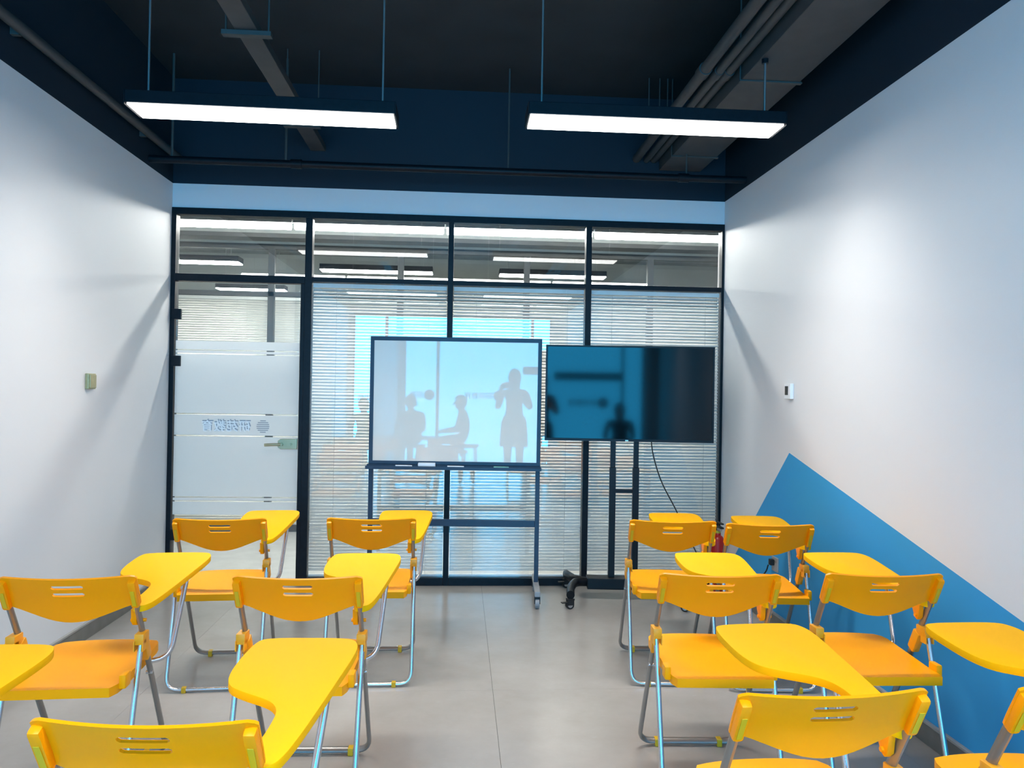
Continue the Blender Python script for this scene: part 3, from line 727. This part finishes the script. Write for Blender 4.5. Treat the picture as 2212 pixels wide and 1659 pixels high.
bm = bmesh.new(); bm_cyl(bm, (0, 0, 0.446), (0, 0, 0.478), 0.014, seg=14); bm_box(bm, (-0.012, -0.095, 0.470), (0.012, 0.02, 0.482), None, 0.003)
bm_box(bm, (-0.010, -0.100, 0.500), (0.010, 0.02, 0.510), None, 0.003); bm_box(bm, (-0.010, 0.008, 0.474), (0.010, 0.020, 0.506)); obj('valve_handle', bm, 'rubber_black', t)
bm = bmesh.new(); bm_cyl(bm, (0.0, -0.014, 0.458), (0.012, -0.032, 0.458), 0.016, seg=18); g_ = obj('gauge', bm, 'steel', t, True)
bm = bmesh.new(); bm_tube(bm, fillet([(-0.014, 0, 0.465), (-0.075, 0, 0.44), (-0.078, 0, 0.20), (-0.070, 0, 0.14)], 0.05, 6), 0.008, None, 8); obj('hose', bm, 'rubber_black', t, True)

# ------------------------------------------------------------------ people by the windows (they show as reflections in the whiteboard and the screen)
pbr('skin', (0.55, 0.34, 0.25), 0.5, noise=0.05); pbr('hair_black', (0.012, 0.010, 0.009), 0.4, noise=0.2, nscale=60)
pbr('cloth_navy', (0.03, 0.035, 0.06), 0.8, noise=0.15); pbr('cloth_grey', (0.10, 0.10, 0.105), 0.85, noise=0.15); pbr('cloth_dark', (0.02, 0.02, 0.022), 0.8, noise=0.15)
pbr('desk_wood', (0.20, 0.13, 0.08), 0.45, noise=0.15)
def skin_mesh(V, E, parent, name, mats, pick, root='pelvis', sub=2):
    names = list(V); me = bpy.data.meshes.new(name)
    me.from_pydata([V[n][0] for n in names], [(names.index(a), names.index(b)) for a, b in E], [])
    o = bpy.data.objects.new(name, me); C.objects.link(o)
    o.modifiers.new('skin', 'SKIN'); sm_ = o.modifiers.new('sub', 'SUBSURF'); sm_.levels = sub; sm_.render_levels = sub
    for i, n_ in enumerate(names):
        r_ = V[n_][1]; me.skin_vertices[0].data[i].radius = r_ if isinstance(r_, tuple) else (r_, r_)
        me.skin_vertices[0].data[i].use_root = (n_ == root)
    dg = bpy.context.evaluated_depsgraph_get(); m2 = bpy.data.meshes.new_from_object(o.evaluated_get(dg)); bpy.data.objects.remove(o)
    m2.materials.clear()
    for m_ in mats: m2.materials.append(M[m_])
    for p in m2.polygons: p.use_smooth = True; p.material_index = pick(p.center)
    o = bpy.data.objects.new(name, m2); C.objects.link(o); o.parent = parent
    return o
def hand(V, E, wrist, palm, fdir, side, tag_, curl):
    """palm plus four fingers and a thumb rooted at its side"""
    w, p, f, sd, c = Vector(wrist), Vector(palm), Vector(fdir).normalized(), Vector(side).normalized(), Vector(curl).normalized()
    V['palm'+tag_] = (tuple(p), (0.030, 0.017)); E.append(('wrist'+tag_, 'palm'+tag_))
    for i, L_ in enumerate((0.068, 0.078, 0.072, 0.055)):
        b = p+f*0.042+sd*(0.026-0.0175*i)
        n_ = ['f%d%d%s' % (i, k_, tag_) for k_ in range(3)]
        V[n_[0]] = (tuple(b), 0.0092); V[n_[1]] = (tuple(b+f*L_*0.55+c*L_*0.18), 0.0085); V[n_[2]] = (tuple(b+f*L_*0.85+c*L_*0.55), 0.0070)
        E.extend([('palm'+tag_, n_[0]), (n_[0], n_[1]), (n_[1], n_[2])])
    b = p+sd*0.034-f*0.008
    V['t0'+tag_] = (tuple(b), 0.0115); V['t1'+tag_] = (tuple(b+sd*0.026+f*0.028), 0.0095); V['t2'+tag_] = (tuple(b+sd*0.030+f*0.052+c*0.012), 0.0080)
    E.extend([('palm'+tag_, 't0'+tag_), ('t0'+tag_, 't1'+tag_), ('t1'+tag_, 't2'+tag_)])
def head_parts(t, hc, hair_len):
    bm = bmesh.new()
    bmesh.ops.create_uvsphere(bm, u_segments=24, v_segments=16, radius=1, matrix=Matrix.Translation((hc[0], hc[1]-0.016, hc[2]+0.022)) @ Matrix.Diagonal((0.092, 0.108, 0.118, 1)))
    bmesh.ops.delete(bm, geom=[v for v in bm.verts if v.co.y > hc[1]+0.045 and v.co.z < hc[2]+0.055], context='VERTS')
    if hair_len:
        for v in bm.verts:
            if v.co.z < hc[2]-0.02: v.co.z = hc[2]-0.02-(hc[2]-0.02-v.co.z)*hair_len/0.09; v.co.y = min(v.co.y, hc[1]-0.02); v.co.x = hc[0]+(1 if v.co.x > hc[0] else -1)*max(abs(v.co.x-hc[0]), 0.075)
    o = obj('hair', bm, 'hair_black', t, True, 80)
    for s_ in (-1, 1):
        bm = bmesh.new(); bmesh.ops.create_uvsphere(bm, u_segments=10, v_segments=8, radius=0.0115, matrix=Matrix.Translation((hc[0]+s_*0.031, hc[1]+0.079, hc[2]+0.006))); obj('eye', bm, 'hair_black', t, True)
        bm = bmesh.new(); bmesh.ops.create_uvsphere(bm, u_segments=10, v_segments=8, radius=1, matrix=Matrix.Translation((hc[0]+s_*0.080, hc[1]-0.004, hc[2]-0.006)) @ Matrix.Diagonal((0.010, 0.018, 0.030, 1))); obj('ear', bm, 'skin', t, True)
    bm = bmesh.new(); bm_prism(bm, [(hc[0]-0.013, hc[1]+0.080, hc[2]-0.030), (hc[0]+0.013, hc[1]+0.080, hc[2]-0.030), (hc[0], hc[1]+0.082, hc[2]+0.010)], (0, 0.018, -0.006)); obj('nose', bm, 'skin', t, True)
    bm = bmesh.new(); bmesh.ops.create_uvsphere(bm, u_segments=10, v_segments=8, radius=1, matrix=Matrix.Translation((hc[0], hc[1]+0.075, hc[2]-0.056)) @ Matrix.Diagonal((0.023, 0.008, 0.007, 1))); obj('mouth', bm, 'red_paint', t, True)
def standing(loc, label):
    t = thing('person', label, 'person', loc)
    V = {'pelvis': ((0, 0, 0.90), (0.150, 0.105)), 'waist': ((0, 0, 1.06), (0.118, 0.088)), 'chest': ((0, -0.01, 1.24), (0.140, 0.098)), 'neckbase': ((0, -0.015, 1.36), (0.075, 0.062)),
         'neck': ((0, -0.005, 1.42), 0.046), 'jaw': ((0, 0.020, 1.475), (0.060, 0.068)), 'head': ((0, 0.006, 1.535), (0.078, 0.090)), 'crown': ((0, -0.002, 1.595), (0.055, 0.062))}
    E = [('pelvis', 'waist'), ('waist', 'chest'), ('chest', 'neckbase'), ('neckbase', 'neck'), ('neck', 'jaw'), ('jaw', 'head'), ('head', 'crown')]
    for s_, g in ((-1, 'L'), (1, 'R')):
        V.update({'sh'+g: ((s_*0.160, -0.015, 1.325), 0.056), 'elbow'+g: ((s_*0.235, 0.085, 1.095), 0.041), 'wrist'+g: ((-0.085+s_*0.085, 0.305, 1.375), 0.026),
                  'hip'+g: ((s_*0.085, 0, 0.82), 0.092), 'knee'+g: ((s_*0.085, 0.015, 0.46), 0.058), 'calf'+g: ((s_*0.088, -0.012, 0.32), 0.052), 'ankle'+g: ((s_*0.09, 0, 0.085), 0.036), 'toe'+g: ((s_*0.10, 0.15, 0.030), (0.036, 0.024))})
        E += [('chest', 'sh'+g), ('sh'+g, 'elbow'+g), ('elbow'+g, 'wrist'+g), ('pelvis', 'hip'+g), ('hip'+g, 'knee'+g), ('knee'+g, 'calf'+g), ('calf'+g, 'ankle'+g), ('ankle'+g, 'toe'+g)]
        hand(V, E, V['wrist'+g][0], (-0.085+s_*0.082, 0.342, 1.392), (-s_*0.25, 0.55, 0.55), (-s_*0.7, 0.3, 0.2), g, (-s_*0.8, 0.3, 0.0))
    skin_mesh(V, E, t, 'body', ('cloth_navy', 'cloth_dark', 'skin'), lambda c: 2 if (c.z > 1.385 or (c.y > 0.13 and c.z > 0.9)) else (0 if c.z > 0.93 else (1 if c.z > 0.05 else 1)))
    bm = bmesh.new(); n_ = 26; rings = []
    for z_, rx, ry in ((0.985, 0.150, 0.118), (0.90, 0.178, 0.140), (0.75, 0.190, 0.150), (0.56, 0.200, 0.160)):
        rings.append([bm.verts.new((rx*math.cos(2*math.pi*k_/n_)*(1+0.03*math.sin(6*math.pi*k_/n_*1.0)), ry*math.sin(2*math.pi*k_/n_), z_)) for k_ in range(n_)])
    for a, b in zip(rings, rings[1:]):
        for k_ in range(n_): bm.faces.new((a[k_], a[(k_+1) % n_], b[(k_+1) % n_], b[k_]))
    obj('skirt', bm, 'cloth_dark', t, True)
    head_parts(t, (0, 0.006, 1.52), 0.24)
    return t
def seated(loc, rz, label, lean=0.06, top='cloth_grey', hair=0.05):
    t = thing('person', label, 'person', loc, rz)
    V = {'pelvis': ((0, 0, 0.545), (0.150, 0.100)), 'waist': ((0, -0.02+lean*0.3, 0.68), (0.130, 0.100)), 'chest': ((0, lean*0.8-0.02, 0.86), (0.145, 0.105)), 'neckbase': ((0, lean-0.01, 0.97), (0.075, 0.062)),
         'neck': ((0, lean+0.015, 1.02), 0.047), 'jaw': ((0, lean+0.050, 1.065), (0.060, 0.068)), 'head': ((0, lean+0.040, 1.125), (0.078, 0.090)), 'crown': ((0, lean+0.032, 1.180), (0.055, 0.060))}
    E = [('pelvis', 'waist'), ('waist', 'chest'), ('chest', 'neckbase'), ('neckbase', 'neck'), ('neck', 'jaw'), ('jaw', 'head'), ('head', 'crown')]
    for s_, g in ((-1, 'L'), (1, 'R')):
        V.update({'sh'+g: ((s_*0.175, lean-0.015, 0.935), 0.058), 'elbow'+g: ((s_*0.225, lean+0.06, 0.690), 0.043), 'wrist'+g: ((s_*0.14, lean+0.270, 0.660), 0.028),
                  'hip'+g: ((s_*0.09, 0.05, 0.535), 0.088), 'knee'+g: ((s_*0.10, 0.42, 0.510), 0.060), 'calf'+g: ((s_*0.10, 0.415, 0.32), 0.052), 'ankle'+g: ((s_*0.10, 0.42, 0.085), 0.036), 'toe'+g: ((s_*0.105, 0.56, 0.030), (0.036, 0.024))})
        E += [('chest', 'sh'+g), ('sh'+g, 'elbow'+g), ('elbow'+g, 'wrist'+g), ('pelvis', 'hip'+g), ('hip'+g, 'knee'+g), ('knee'+g, 'calf'+g), ('calf'+g, 'ankle'+g), ('ankle'+g, 'toe'+g)]
        hand(V, E, V['wrist'+g][0], (s_*0.128, lean+0.315, 0.652), (-s_*0.2, 1, -0.15), (-s_*1, 0, 0.1), g, (0, 0.2, -1))
    skin_mesh(V, E, t, 'body', (top, 'cloth_dark', 'skin'), lambda c: 2 if (c.z > 0.985 or (c.y > lean+0.26 and c.z > 0.6)) else (0 if (c.z > 0.60 and c.y < lean+0.27) else 1))
    head_parts(t, (0, lean+0.040, 1.110), hair)
    return t
standing((0.125, -0.415, 0), 'long haired person standing and taking a picture with a phone')
seated((-1.56, -1.78, 0), R(8), 'person sitting behind the desk by the windows', 0.08)
seated((-0.74, -1.95, 0), R(78), 'person sitting sideways at the end of the desk by the windows', 0.05, 'cloth_navy', 0.0)
seated((1.27, -1.95, 0), R(10), 'person sitting alone by the window pier', 0.05, 'cloth_dark', 0.10)
ph = thing('phone', 'dark phone held up sideways by the standing person', 'phone', (0.040, -0.0005, 1.414))
boxo('case', (-0.076, -0.0085, -0.037), (0.076, 0.0, 0.037), 'tv_black', ph, 0.003); boxo('screen', (-0.071, -0.0095, -0.033), (0.071, -0.0087, 0.033), 'tv_screen', ph)
def stool(x, y, label):
    t = thing('stool', label, 'stool', (x, y, 0))
    bm = bmesh.new(); bm_box(bm, (-0.19, -0.18, 0.400), (0.19, 0.18, 0.435), None, 0.012); obj('seat', bm, 'cloth_dark', t)
    for a_ in (-1, 1):
        for b_ in (-1, 1):
            bm = bmesh.new(); bm_cyl(bm, (a_*0.17, b_*0.16, 0), (a_*0.14, b_*0.13, 0.40), 0.012, seg=10); obj('leg', bm, 'chrome_tube', t, True)
stool(-1.56, -1.75, 'dark padded stool behind the desk'); stool(-0.71, -1.95, 'dark padded stool at the end of the desk'); stool(1.27, -1.92, 'dark padded stool by the window pier')
t = thing('desk', 'low brown wooden desk near the windows', 'desk', (-1.50, -0.90, 0))
boxo('top', (-0.50, -0.22, 0.600), (0.50, 0.26, 0.630), 'desk_wood', t, 0.004)
for a_ in (-0.46, 0.46):
    for b_ in (-0.18, 0.22): boxo('leg', (a_-0.02, b_-0.02, 0), (a_+0.02, b_+0.02, 0.5995), 'frame_black', t)
